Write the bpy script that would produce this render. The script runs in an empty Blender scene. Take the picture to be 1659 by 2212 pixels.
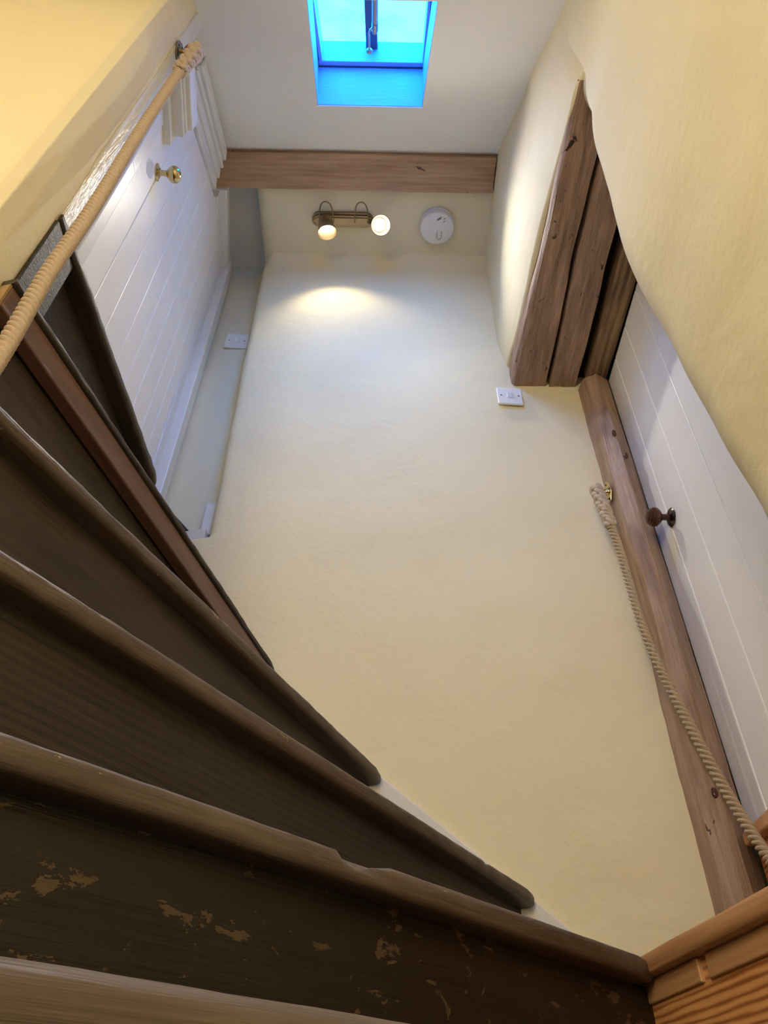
import bpy, bmesh, math, random
from math import sin, cos, pi, sqrt, atan2, radians
from mathutils import Vector, Matrix, noise

random.seed(7)
S = bpy.context.scene
COL = S.collection
V = Vector
DATUM = 0.20          # every height below is measured from the lens; the floor lies 0.20 m under it

# ------------------------------------------------------------------ camera
cam_d = bpy.data.cameras.new('camera')
cam_d.sensor_fit = 'HORIZONTAL'
cam_d.sensor_width = 36.0
cam_d.lens = 36.0 * 1600.0 / 1659.0
cam_d.clip_start = 0.01
cam = bpy.data.objects.new('camera', cam_d)
COL.objects.link(cam)
_d = V((862 - 829.5, 620 + 1106, 1600)).normalized()        # zenith seen in the lens frame (right, up, forward)
_x = V((_d.y, -_d.x, 0)).normalized()
_y = _d.cross(_x)
if _y.z < 0: _y = -_y
rows = (_x, _y, _d)
right = V([r.x for r in rows]); up = V([r.y for r in rows]); fwd = V([r.z for r in rows])
M = Matrix((( right.x, up.x, -fwd.x, 0), (right.y, up.y, -fwd.y, 0), (right.z, up.z, -fwd.z, 0), (0, 0, 0, 1)))
cam.matrix_world = M
S.camera = cam

# ------------------------------------------------------------------ view, world, lights
vs = S.view_settings
vs.view_transform = 'Standard'; vs.look = 'None'; vs.gamma = 1.0; vs.exposure = 0.95; vs.use_curve_mapping = False
try:
    S.cycles.use_denoising = True
    S.cycles.max_bounces = 8; S.cycles.diffuse_bounces = 5; S.cycles.sample_clamp_indirect = 6.0
    S.cycles.use_adaptive_sampling = True; S.cycles.adaptive_threshold = 0.03
except Exception: pass
W = bpy.data.worlds.new('dusk_sky'); S.world = W; W.use_nodes = True
bg = W.node_tree.nodes['Background']
bg.inputs[0].default_value = (0.013, 0.275, 1.0, 1)
bg.inputs[1].default_value = 18.5

def lamp(name, kind, loc, energy, color, size=0.05, rot=None, **kw):
    d = bpy.data.lights.new(name, kind); d.energy = energy; d.color = color
    if kind == 'AREA':
        d.shape = 'RECTANGLE'; d.size = size[0]; d.size_y = size[1]
    else: d.shadow_soft_size = size
    for k, v in kw.items(): setattr(d, k, v)
    o = bpy.data.objects.new(name, d); COL.objects.link(o); o.location = loc
    if rot is not None: o.rotation_euler = V(rot).to_track_quat('-Z', 'Y').to_euler()
    return o

WARM = (1.0, 0.87, 0.66)
SPOTW = (1.0, 0.94, 0.84)
# the two bulbs of the ceiling spotlight bar
BULB_L = V((-0.246, 1.392, 2.800)); AIM_L = V((0.16, 0.30, -0.94)).normalized()
BULB_R = V((-0.036, 1.366, 2.800)); AIM_R = V((0.22, -0.40, -0.89)).normalized()
lamp('bulb_light', 'SPOT', BULB_L + AIM_L * 0.014, 3.3, (1.0, 0.86, 0.58), 0.016, AIM_L, spot_size=radians(104), spot_blend=0.7)
lamp('bulb_light', 'SPOT', BULB_R + AIM_R * 0.014, 20, SPOTW, 0.016, AIM_R, spot_size=radians(100), spot_blend=1.0)
# lamplight from the hall behind the viewer; panel size and place set for brightness
lamp('hall_light', 'AREA', V((-0.60, -1.44, 0.88)), 24, WARM, (0.7, 0.9), V((0.80, 0.60, -0.08)))
lamp('skylight_portal', 'AREA', V((-0.065, 0.600, 2.610)), 1, (1, 1, 1), (0.36, 0.54), V((0, 0.70, -0.72)))
bpy.data.lights['skylight_portal'].cycles.is_portal = True

# ------------------------------------------------------------------ materials
def srgb(r, g, b):
    f = lambda c: (c / 255 / 12.92) if c <= 10 else ((c / 255 + 0.055) / 1.055) ** 2.4
    return (f(r), f(g), f(b), 1)

class N:
    def __init__(s, name):
        s.m = bpy.data.materials.new(name); s.m.use_nodes = True
        s.t = s.m.node_tree; s.b = s.t.nodes['Principled BSDF']; s.out = s.t.nodes['Material Output']
    def n(s, typ, **kw):
        x = s.t.nodes.new(typ)
        for k, v in kw.items():
            if k in ('data_type', 'operation', 'blend_type', 'wave_type', 'bands_direction', 'feature', 'interpolation', 'noise_dimensions', 'wave_profile'): setattr(x, k, v)
            else: x.inputs[k.replace('_', ' ')].default_value = v
        return x
    def l(s, a, b): s.t.links.new(a, b)
    def coords(s, scale=(1, 1, 1), src='Object'):
        tc = s.n('ShaderNodeTexCoord'); mp = s.n('ShaderNodeMapping'); mp.inputs['Scale'].default_value = scale
        s.l(tc.outputs[src], mp.inputs['Vector']); return mp.outputs[0]
    def noise(s, vec, scale, detail=4, rough=0.55, dist=0.0):
        x = s.n('ShaderNodeTexNoise', Scale=scale, Detail=detail, Roughness=rough, Distortion=dist)
        s.l(vec, x.inputs['Vector']); return x.outputs['Fac']
    def ramp(s, fac, stops):
        x = s.n('ShaderNodeValToRGB'); e = x.color_ramp.elements
        while len(e) < len(stops): e.new(0.5)
        for i, (p, c) in enumerate(stops): e[i].position = p; e[i].color = c
        s.l(fac, x.inputs[0]); return x.outputs[0]
    def mix(s, fac, a, b, mode='MIX'):
        x = s.n('ShaderNodeMix', data_type='RGBA', blend_type=mode)
        for val, i in ((fac, 0), (a, 6), (b, 7)):
            if hasattr(val, 'links'): s.l(val, x.inputs[i])
            else: x.inputs[i].default_value = val
        return x.outputs[2]
    def math(s, op, a, b):
        x = s.n('ShaderNodeMath', operation=op)
        for i, val in enumerate((a, b)):
            if hasattr(val, 'links'): s.l(val, x.inputs[i])
            else: x.inputs[i].default_value = val
        return x.outputs[0]
    def bump(s, h, strength, dist):
        x = s.n('ShaderNodeBump', Strength=strength, Distance=dist); s.l(h, x.inputs['Height'])
        s.l(x.outputs[0], s.b.inputs['Normal'])
    def set(s, **kw):
        for k, v in kw.items():
            i = s.b.inputs[k.replace('_', ' ')]
            if hasattr(v, 'links'): s.l(v, i)
            else: i.default_value = v
        return s.m

G = lambda v: (v, v, v, 1)
def plaster(name, c, c2, amp=1.0):
    m = N(name); v = m.coords()
    a = m.noise(v, 2.2, 5, 0.6); col = m.mix(m.ramp(a, [(0.3, G(0)), (0.7, G(1))]), c, c2)
    spk = m.ramp(m.noise(v, 60, 2, 0.5), [(0.77, G(0)), (0.80, G(1))])
    col = m.mix(m.math('MULTIPLY', spk, 0.25), col, (0.30, 0.25, 0.14, 1))
    h1 = m.noise(v, 9, 5, 0.6, 0.4); h2 = m.noise(v, 60, 5, 0.6); h3 = m.noise(m.coords((1, 1, 1.5)), 4.0, 3, 0.5, 0.8)
    h = m.math('ADD', m.math('ADD', m.math('MULTIPLY', h1, 0.5), m.math('MULTIPLY', h2, 0.13)), m.math('MULTIPLY', h3, 0.7))
    m.bump(h, 0.30 * amp, 0.02)
    return m.set(Base_Color=col, Roughness=0.78, Specular_IOR_Level=0.25)

def paint(name, c, rough=0.4, amp=0.15, sc=(2, 2, 30)):
    m = N(name); h = m.noise(m.coords(sc), 6, 4, 0.6); m.bump(h, amp, 0.01)
    a = m.noise(m.coords(), 9, 3); col = m.mix(m.ramp(a, [(0.35, G(0)), (0.75, G(0.35))]), c, tuple(x * 0.86 for x in c[:3]) + (1,))
    return m.set(Base_Color=col, Roughness=rough)

def wood(name, dark, mid, light, grain=(1.2, 16, 16), chips=None, chip_amt=0.70, rough=0.55, bump=0.35, wave=0.0, wsc=9.0, scuff=None, chip_sc=22, bands='Z'):
    m = N(name); v = m.coords(grain)
    a = m.noise(v, 2.0, 6, 0.62, 0.5); f = m.noise(m.coords((grain[0] * 1.6, grain[1] * 5, grain[2] * 5)), 3.0, 4, 0.6)
    t = m.math('ADD', m.math('MULTIPLY', a, 0.65), m.math('MULTIPLY', f, 0.35))
    if wave:
        vv = m.coords((grain[0] * 0.10, 1, 1))
        w = m.n('ShaderNodeTexWave', wave_type='BANDS', bands_direction=bands, Scale=wsc, Distortion=3.4, Detail=3.0, Detail_Scale=2.5, Detail_Roughness=0.55)
        m.l(vv, w.inputs['Vector'])
        t = m.math('ADD', m.math('MULTIPLY', t, 1 - wave), m.math('MULTIPLY', w.outputs['Fac'], wave))
    col = m.ramp(t, [(0.30, dark), (0.50, mid), (0.72, light)])
    if scuff:
        sfac = m.ramp(m.noise(m.coords((0.7, 2, 2)), 5, 5, 0.65), [(0.45, G(0)), (0.70, G(1))])
        col = m.mix(m.math('MULTIPLY', sfac, 0.6), col, scuff)
    h = m.math('ADD', m.math('MULTIPLY', a, 0.5), m.math('MULTIPLY', f, 0.5))
    if chips:
        cf = m.ramp(m.noise(m.coords((0.7, 1.4, 1.4)), chip_sc, 5, 0.7, 0.4), [(chip_amt, G(0)), (chip_amt + 0.015, G(1))])
        col = m.mix(cf, col, chips)
        h = m.math('SUBTRACT', h, m.math('MULTIPLY', cf, 0.3))
    m.bump(h, bump, 0.006)
    r = m.ramp(f, [(0.3, G(rough - 0.1)), (0.7, G(rough + 0.12))])
    return m.set(Base_Color=col, Roughness=r, Specular_IOR_Level=0.35)

def metal(name, c, rough=0.25):
    m = N(name); a = m.noise(m.coords(), 90, 3); m.bump(a, 0.05, 0.002)
    return m.set(Base_Color=c, Metallic=1.0, Roughness=rough)

def plastic(name, c, rough=0.3): 
    m = N(name); a = m.noise(m.coords(), 200, 2); m.bump(a, 0.02, 0.001)
    return m.set(Base_Color=c, Roughness=rough)

def glow(name, c, strength):
    m = N(name); return m.set(Base_Color=(0.9, 0.9, 0.85, 1), Emission_Color=c, Emission_Strength=strength)

CREAM = plaster('cream_plaster', srgb(235, 224, 188), srgb(230, 218, 180))
CREAM_SMOOTH = plaster('smooth_cream_plaster', srgb(232, 224, 194), srgb(227, 218, 186), 0.4)
CEIL = plaster('ceiling_plaster', srgb(243, 241, 237), srgb(239, 236, 231), 0.2)
WHITE = paint('white_gloss_paint', srgb(232, 231, 228), 0.32)
WHITE_OLD = paint('brushed_white_paint', srgb(228, 226, 220), 0.3, 0.6, (18, 18, 3))
WHITE_STONE = plaster('white_string_paint', srgb(226, 224, 216), srgb(218, 215, 205), 0.5)
DOORW = paint('white_door_paint', srgb(245, 243, 239), 0.36, 0.08)
STEP = wood('dark_stair_oak', srgb(40, 32, 27), srgb(62, 52, 44), srgb(84, 72, 62), chips=srgb(112, 92, 64), chip_amt=0.69, rough=0.5, scuff=srgb(70, 61, 53))
NOSE = wood('worn_stair_nosing', srgb(50, 41, 34), srgb(84, 71, 60), srgb(116, 101, 86), chip_sc=42, chips=srgb(150, 130, 100), chip_amt=0.67, rough=0.42, scuff=srgb(110, 99, 87))
STEP_OLD = wood('chipped_dark_riser', srgb(22, 17, 13), srgb(33, 26, 21), srgb(44, 35, 29), chips=srgb(82, 66, 48), chip_amt=0.585, rough=0.42, scuff=srgb(38, 36, 26), chip_sc=24)
STEP_GRAIN = wood('ridged_dark_riser', srgb(36, 29, 24), srgb(53, 44, 37), srgb(66, 56, 48), grain=(1.2, 22, 22), wave=0.20, wsc=30, rough=0.48, scuff=srgb(60, 53, 47))
APRON = wood('reddish_brown_trim', srgb(80, 56, 44), srgb(108, 80, 66), srgb(124, 94, 78), rough=0.38, bump=0.15)
ENDGRAIN = wood('pale_cut_end', srgb(120, 96, 62), srgb(152, 124, 84), srgb(170, 146, 104), grain=(9, 9, 9), rough=0.7)
PINE = wood('orange_pine', srgb(166, 104, 58), srgb(218, 154, 94), srgb(232, 172, 112), grain=(0.9, 9, 9), wave=0.42, wsc=34, rough=0.38, bump=0.12)
PINE_NOSE = wood('pine_nosing', srgb(158, 108, 70), srgb(198, 148, 104), srgb(216, 172, 128), grain=(1.1, 14, 14), rough=0.36, bump=0.15)
BEAM = wood('limed_brown_beam', srgb(138, 104, 80), srgb(180, 144, 116), srgb(210, 180, 152), grain=(1.3, 11, 11), wave=0.06, wsc=15, bands='Y', rough=0.6, bump=0.5, chips=srgb(84, 60, 44), chip_amt=0.68, scuff=srgb(186, 158, 130))
LINTEL = wood('dark_lintel_oak', srgb(98, 74, 60), srgb(154, 124, 104), srgb(196, 166, 142), grain=(2.2, 16, 16), rough=0.62, bump=1.0, chips=srgb(58, 40, 30), chip_amt=0.64, scuff=srgb(142, 114, 92))
LINTEL_PALE = wood('pale_head_board', srgb(86, 66, 46), srgb(136, 108, 78), srgb(168, 138, 104), grain=(2.0, 9, 9), rough=0.6, bump=0.8, wave=0.2, wsc=12, bands='Y')
POST = wood('waxed_brown_post', srgb(102, 76, 58), srgb(158, 126, 100), srgb(194, 166, 140), grain=(1.3, 12, 12), rough=0.45, bump=0.7, chips=srgb(88, 68, 54), chip_amt=0.70, scuff=srgb(166, 144, 128))
BLACK = wood('near_black_gap', srgb(14, 11, 9), srgb(22, 17, 13), srgb(34, 26, 19), rough=0.9)
BRASS = metal('polished_brass', (0.62, 0.50, 0.26, 1), 0.14)
BRONZE = metal('aged_brass', (0.30, 0.23, 0.14, 1), 0.38)
STEEL = metal('galvanised_steel', (0.42, 0.40, 0.37, 1), 0.35)
DARKMETAL = metal('dark_bronze', (0.10, 0.08, 0.065, 1), 0.25)
KNOBWOOD = wood('turned_dark_wood', srgb(50, 28, 18), srgb(84, 50, 34), srgb(108, 68, 46), grain=(10, 3, 3), rough=0.2, bump=0.05)
PLASTIC = plastic('white_switch_plastic', srgb(236, 234, 230), 0.28)
ALARM = plastic('white_alarm_plastic', srgb(228, 227, 228), 0.4)
GREY = plastic('grey_slot', srgb(70, 70, 72), 0.6)
SASH = paint('sky_tinted_reveal', srgb(140, 170, 216), 0.45)  # blue of the daylight put into the colour of reveal and sash
BARDARK = plastic('dark_glazing_bar', srgb(60, 70, 84), 0.5)
BULB = glow('lit_bulb', (1.0, 0.90, 0.70, 1), 7.0)
CABLE = metal('braided_cable', (0.34, 0.25, 0.15, 1), 0.5)

def rope_mat():
    m = N('hemp_rope'); f = m.noise(m.coords(), 260, 3, 0.6); g = m.noise(m.coords(), 18, 3)
    col = m.mix(f, srgb(164, 141, 115), srgb(208, 188, 160)); col = m.mix(m.math('MULTIPLY', g, 0.35), col, srgb(164, 138, 108))
    m.bump(f, 0.5, 0.002); return m.set(Base_Color=col, Roughness=0.6, Sheen_Weight=0.2)
ROPE = rope_mat()

def glass_mat():
    m = N('skylight_glass'); t = m.t
    tr = m.n('ShaderNodeBsdfTransparent'); gl = m.n('ShaderNodeBsdfGlossy', Roughness=0.15); mx = m.n('ShaderNodeMixShader', Fac=0.06)
    d = m.ramp(m.noise(m.coords(), 7, 4, 0.6), [(0.35, (0.82, 0.90, 0.94, 1)), (0.6, (1, 1, 1, 1))])
    m.l(d, tr.inputs[0]); m.l(tr.outputs[0], mx.inputs[1]); m.l(gl.outputs[0], mx.inputs[2]); m.l(mx.outputs[0], m.out.inputs[0])
    return m.m
GLASS = glass_mat()

# ------------------------------------------------------------------ mesh helpers
class MB:
    def __init__(s): s.v = []; s.f = []
    def add(s, vs_, fs):
        o = len(s.v); s.v += [tuple(v) for v in vs_]; s.f += [tuple(i + o for i in f) for f in fs]; return s
    def box(s, a, b, mat=None):
        x0, y0, z0 = a; x1, y1, z1 = b
        p = [V((x, y, z)) for z in (z0, z1) for y in (y0, y1) for x in (x0, x1)]
        if mat is not None: p = [mat @ q for q in p]
        return s.add(p, [(0, 2, 3, 1), (4, 5, 7, 6), (0, 1, 5, 4), (2, 6, 7, 3), (0, 4, 6, 2), (1, 3, 7, 5)])
    def prism(s, pts, z0, z1):
        n = len(pts); p = [(x, y, z0) for x, y in pts] + [(x, y, z1) for x, y in pts]
        return s.add(p, [tuple(range(n))[::-1], tuple(range(n, 2 * n))] + [(i, (i + 1) % n, n + (i + 1) % n, n + i) for i in range(n)])
    def slab(s, pts, vec):
        n = len(pts); p = [V(q) for q in pts]; q = [a + V(vec) for a in p]
        return s.add(p + q, [tuple(range(n)), tuple(range(n, 2 * n))[::-1]] + [(i, (i + 1) % n, n + (i + 1) % n, n + i) for i in range(n)])
    def tube(s, pts, r, n=12, cap=True):
        pts = [V(p) for p in pts]; rs = r if hasattr(r, '__len__') else [r] * len(pts); vs_ = []; nrm = None
        for i, p in enumerate(pts):
            t = (pts[min(i + 1, len(pts) - 1)] - pts[max(i - 1, 0)]).normalized()
            if nrm is None:
                nrm = t.orthogonal().normalized()
            else:
                nrm = (nrm - t * nrm.dot(t)).normalized()
            b = t.cross(nrm)
            for k in range(n):
                a = 2 * pi * k / n; vs_.append(p + (nrm * cos(a) + b * sin(a)) * rs[i])
        fs = [(i * n + k, i * n + (k + 1) % n, (i + 1) * n + (k + 1) % n, (i + 1) * n + k) for i in range(len(pts) - 1) for k in range(n)]
        if cap: fs += [tuple(range(n))[::-1], tuple(range((len(pts) - 1) * n, len(pts) * n))]
        return s.add(vs_, fs)
    def lathe(s, prof, org, axis, n=32):
        axis = V(axis).normalized(); e1 = axis.orthogonal().normalized(); e2 = axis.cross(e1); org = V(org); vs_ = []
        for r, h in prof:
            for k in range(n):
                a = 2 * pi * k / n; vs_.append(org + axis * h + (e1 * cos(a) + e2 * sin(a)) * max(r, 1e-5))
        fs = [(i * n + k, i * n + (k + 1) % n, (i + 1) * n + (k + 1) % n, (i + 1) * n + k) for i in range(len(prof) - 1) for k in range(n)]
        fs += [tuple(range(n))[::-1], tuple(range((len(prof) - 1) * n, len(prof) * n))]
        return s.add(vs_, fs)
    def ell(s, c, axes, nu=10, nv=7):
        vs_ = []; c = V(c)
        for j in range(nv + 1):
            th = pi * j / nv
            for k in range(nu):
                a = 2 * pi * k / nu
                vs_.append(c + axes[0] * (sin(th) * cos(a)) + axes[1] * (sin(th) * sin(a)) + axes[2] * cos(th))
        fs = [(j * nu + k, j * nu + (k + 1) % nu, (j + 1) * nu + (k + 1) % nu, (j + 1) * nu + k) for j in range(nv) for k in range(nu)]
        return s.add(vs_, fs)
    def build(s, name, mat, parent=None, smooth=False, bevel=0, seg=2, auto=40, loc=None, rotz=0):
        me = bpy.data.meshes.new(name); me.from_pydata(s.v, [], s.f); me.update()
        bm = bmesh.new(); bm.from_mesh(me)
        bmesh.ops.remove_doubles(bm, verts=bm.verts, dist=1e-6)
        bmesh.ops.recalc_face_normals(bm, faces=bm.faces)
        if smooth:
            for f in bm.faces: f.smooth = True
            for e in bm.edges:
                if len(e.link_faces) == 2 and e.calc_face_angle(0) > radians(auto): e.smooth = False
        bm.to_mesh(me); bm.free()
        me.materials.append(mat)
        o = bpy.data.objects.new(name, me); COL.objects.link(o)
        if parent is not None: o.parent = parent
        if loc is not None: o.location = loc
        o.rotation_euler.z = rotz
        if bevel:
            b = o.modifiers.new('bevel', 'BEVEL'); b.width = bevel; b.segments = seg; b.limit_method = 'ANGLE'; b.angle_limit = radians(35)
        return o

def empty(name, loc, rotz=0):
    o = bpy.data.objects.new(name, None); COL.objects.link(o); o.location = loc; o.rotation_euler.z = rotz; o.empty_display_size = 0.05
    return o
def tag(o, label, cat=None, group=None, kind=None):
    o['label'] = label
    if cat: o['category'] = cat
    if group: o['group'] = group
    if kind: o['kind'] = kind
    return o

def surface(name, fn, nu, nv, mat, inside, amp=0.004, nsc=3.0, thick=0.04):
    """a wall or ceiling as a gently uneven sheet with real thickness behind it"""
    P = [[V(fn(i / nu, j / nv)) for j in range(nv + 1)] for i in range(nu + 1)]
    vs_ = []
    for i in range(nu + 1):
        for j in range(nv + 1):
            a = P[min(i + 1, nu)][j] - P[max(i - 1, 0)][j]; b = P[i][min(j + 1, nv)] - P[i][max(j - 1, 0)]
            n = a.cross(b)
            n = n.normalized() if n.length > 1e-9 else V((0, 0, 1))
            p = P[i][j]
            d = noise.noise(p * nsc) * amp + noise.noise(p * nsc * 3.1 + V((5, 1, 2))) * amp * 0.35
            vs_.append(p + n * d)
    fs = [(i * (nv + 1) + j, (i + 1) * (nv + 1) + j, (i + 1) * (nv + 1) + j + 1, i * (nv + 1) + j + 1) for i in range(nu) for j in range(nv)]
    me = bpy.data.meshes.new(name); me.from_pydata(vs_, [], fs); me.update()
    c = len(fs) // 2 + nv // 2; pf = me.polygons[min(c, len(fs) - 1)]
    if pf.normal.dot(V(inside) - pf.center) < 0: me.flip_normals()
    for p in me.polygons: p.use_smooth = True
    me.materials.append(mat)
    o = bpy.data.objects.new(name, me); COL.objects.link(o)
    sm = o.modifiers.new('thickness', 'SOLIDIFY'); sm.thickness = thick; sm.offset = -1.0
    return o

def lerp(a, b, t): return a + (b - a) * t
def piece(x, pts):
    if x <= pts[0][0]: return pts[0][1]
    for (x0, y0), (x1, y1) in zip(pts, pts[1:]):
        if x <= x1:
            t = (x - x0) / (x1 - x0); t = t * t * (3 - 2 * t); return y0 + (y1 - y0) * t
    return pts[-1][1]
IN = V((0, 0.6, 1.2))
SL = 0.97                                    # roof slope (rise per metre towards the far wall)
def roof_z(y): return 2.92 - SL * (1.14 - y)
RN = V((0, -SL, 1)).normalized()             # out of the roof
RD = V((0, 1, SL)).normalized()              # up the roof

# ================================================================== STRUCTURE
def struct(o, label, cat): return tag(o, label, cat, kind='structure')

struct(MB().box((-1.35, -1.55, -0.26), (0.95, 1.95, -0.20)).build('floor', STEP), 'dark boarded floor at the foot of the stair', 'floor')

# far wall: plaster sheet, its left edge rounded back into the recess
def far_fn(u, v):
    z = lerp(-0.20, 2.95, v)
    xl = piece(z, [(0.9, -0.62), (1.25, -0.505), (1.9, -0.520), (2.3, -0.530), (2.92, -0.540)])
    if z < 1.36: xl = lerp(-0.80, -0.503, max(0, min(1, (z - 1.30) / 0.06)))
    if u < 0.06:
        a = (1 - u / 0.06) * pi / 2
        return (xl + 0.03 - 0.03 * sin(a), 1.585 + 0.10 * (1 - cos(a)), z)
    x = lerp(xl + 0.03, 0.72, (u - 0.06) / 0.94)
    y = 1.583
    if z > 2.84: y -= 0.05 * ((z - 2.84) / 0.11) ** 2       # coved into the ceiling
    return (x, y, z)
struct(surface('wall_far', far_fn, 90, 190, CREAM, IN, 0.006, 2.6, 0.05), 'tall cream plastered far wall between the stair and the timber post', 'wall')

struct(surface('wall_recess', lambda u, v: (lerp(-0.95, -0.44, u), 1.685, lerp(1.25, 3.06, v)), 20, 60, CREAM_SMOOTH, IN, 0.003),
       'narrow yellow wall of the recess beside the upper door, holding a switch', 'wall')
struct(surface('ceiling', lambda u, v: (lerp(-0.525, 0.62, u), lerp(1.16, 1.70, v), 2.925), 30, 16, CREAM_SMOOTH, IN, 0.003, 4, 0.06),
       'small flat cream ceiling behind the beam, holding the spotlights', 'ceiling')
struct(MB().box((-1.0, 1.14, 3.03), (-0.46, 1.75, 3.08)).build('ceiling_recess', CEIL), 'shaded ceiling of the recess left of the spotlights', 'ceiling')

# sloping ceiling with the skylight opening
HX0, HX1, HY0, HY1 = -0.240, 0.110, 0.515, 0.899
def slope_piece(x0, x1, y0, y1):
    return [(x0, y0, roof_z(y0)), (x1, y0, roof_z(y0)), (x1, y1, roof_z(y1)), (x0, y1, roof_z(y1))]
b = MB()
A_, B_, C_, D_ = (-0.229, HY0), (0.117, HY0), (0.103, HY1), (-0.249, HY1)
RX0, RX1, RY0, RY1 = -1.3, 0.95, 0.15, 1.22
def rq(*pts): b.slab([(x, y, roof_z(y)) for x, y in pts], RN * 0.05)
rq((RX0, RY0), (RX1, RY0), B_, A_); rq((RX1, RY0), (RX1, RY1), C_, B_); rq((RX1, RY1), (RX0, RY1), D_, C_); rq((RX0, RY1), (RX0, RY0), A_, D_)
struct(b.build('ceiling_slope', CEIL), 'off white sloping ceiling pierced by the skylight', 'ceiling')
struct(MB().box((-1.35, -1.55, 1.955), (0.95, 0.20, 2.02)).build('ceiling_hall', CEIL), 'low flat ceiling over the foot of the stair', 'ceiling')

# right wall: near part with a rounded reveal, leaning a little
def near_fn(u, v):
    R = 0.10
    def plan(dx):
        if u < 0.55:
            return (0.46 + dx, lerp(-1.45, 0.62, u / 0.55))
        if u < 0.85:
            a = (u - 0.55) / 0.30 * pi / 2
            return (0.56 + dx - R * cos(a), 0.62 + R * sin(a))
        return (lerp(0.56 + dx, 0.80, (u - 0.85) / 0.15), 0.72)
    x, y = plan(0)
    zt = max(2.0, min(2.95, roof_z(y) + 0.03)) if y > 0.15 else 2.0
    z = lerp(-0.20, zt, v)
    dx = piece(z, [(0.63, 0.002), (0.79, -0.010), (0.96, -0.021), (1.24, -0.036), (1.72, -0.008), (2.04, 0.026), (2.26, 0.002), (2.5, -0.012)])
    x, y = plan(dx)
    return (x, y, z)
struct(surface('wall_right', near_fn, 80, 110, CREAM, (0.0, 0.0, 1.0), 0.008, 2.4, 0.02), 'near cream plaster wall with a rounded edge, right of the white lower door', 'wall')
def upper_fn(u, v):
    y = lerp(0.36, 1.66, u)
    x = piece(y, [(0.36, 0.475), (0.50, 0.447), (0.786, 0.428), (1.147, 0.407), (1.6, 0.406)])
    z0 = piece(y, [(0.36, 2.08), (0.66, 2.085), (0.9, 2.115), (1.35, 2.14), (1.60, 2.19)]); z1 = min(2.97, roof_z(y) + 0.05)
    zz = lerp(z0, max(z1, z0 + 0.02), v); foot = 0.435 + 0.036 * (1.6 - y) - 0.003
    k = math.exp(-(zz - z0) / 0.10)
    return (lerp(x, max(x, foot), k) + 0.06 * max(0, 1 - v) ** 2 * piece(y, [(0.5, 1.0), (0.66, 0.0)]), y, zz)
struct(surface('wall_upper_right', upper_fn, 60, 50, CREAM, (0.0, 1.0, 2.4), 0.006, 3.2, 0.10), 'cream plaster wall above the dark door lintel', 'wall')

# newel wall at the inner corner of the winders
nw = [(-0.535, 0.562), (-0.5305, 0.545), (-0.530, 0.50), (-0.534, 0.468), (-0.548, 0.455), (-0.70, 0.425), (-1.32, 0.28)]
def newel_fn(u, v):
    t = u * (len(nw) - 1); i = min(int(t), len(nw) - 2); f = t - i
    x = lerp(nw[i][0], nw[i + 1][0], f); y = lerp(nw[i][1], nw[i + 1][1], f)
    return (x, y, lerp(-0.20, min(2.6, roof_z(y) + 0.04), v))
struct(surface('wall_newel', newel_fn, 60, 110, CREAM, (0.0, 0.2, 1.0), 0.004, 4, 0.02), 'cream plaster wall end at upper left that the winding steps turn around', 'wall')
struct(MB().box((-0.62, 0.560, 1.14), (-0.531, 0.604, 2.44)).build('trim_1', WHITE_OLD, bevel=0.004), 'glossy white painted timber corner holding the upper rope hook', 'trim')

# left wall carrying the upper door; its plane turns a little away
def lx(y, off=0.0): return -0.60 + off - 0.1266 * (y - 0.75)
b = MB()
b.prism([(lx(0.60, -0.035), 0.60), (lx(1.75, -0.035), 1.75), (lx(1.75, -0.12), 1.75), (lx(0.60, -0.12), 0.60)], 0.0, 3.0)
struct(b.build('wall_left', CREAM_SMOOTH), 'cream wall around the white upper door', 'wall')
# outer shell of the house: keeps the daylight to the skylight
b = MB()
b.box((-1.40, -1.60, -0.26), (-1.30, 1.95, 3.25)); b.box((0.85, -1.60, -0.26), (0.95, 1.95, 3.25)); b.box((-1.40, -1.62, -0.26), (0.95, -1.52, 2.1)); b.box((-1.40, 1.85, -0.26), (0.95, 1.95, 3.25)); b.box((-1.40, 1.10, 3.12), (0.95, 1.95, 3.22))
b.box((-1.40, 1.10, 2.90), (-0.80, 1.16, 3.15)); b.box((-0.8, 1.16, 3.05), (0.95, 1.22, 3.15)); b.box((0.60, 1.10, 2.80), (0.95, 1.20, 3.15))
struct(b.build('wall_outer', CREAM_SMOOTH), 'outer walls of the house around the stairwell', 'wall')

# white painted wall string under the wall ends of the treads
b = MB()
tz = lambda x: 0.668 - 0.80 * (x - 0.01)
b.slab([(-0.30, 1.568, 0.10), (0.64, 1.568, 0.10), (0.64, 1.568, tz(0.64)), (-0.30, 1.568, tz(-0.30))], (0, 0.03, 0))
struct(b.build('baseboard_far', WHITE_STONE, bevel=0.003), 'white painted skirting sloping down the far wall behind the tread ends', 'skirting')
b = MB(); b.box((-0.545, 1.655, 1.432), (-0.512, 1.690, 1.56))
struct(b.build('baseboard_recess', WHITE, bevel=0.004), 'short white skirting end standing at the foot of the recess wall', 'skirting')
b = MB(); b.slab([(-0.60, 1.62, 1.20), (-0.497, 1.585, 1.20), (-0.510, 1.60, 1.405), (-0.60, 1.62, 1.405)], (0, 0.05, 0))
struct(b.build('trim_2', WHITE_STONE), 'rough white painted block under the upper landing edge', 'trim')

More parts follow.
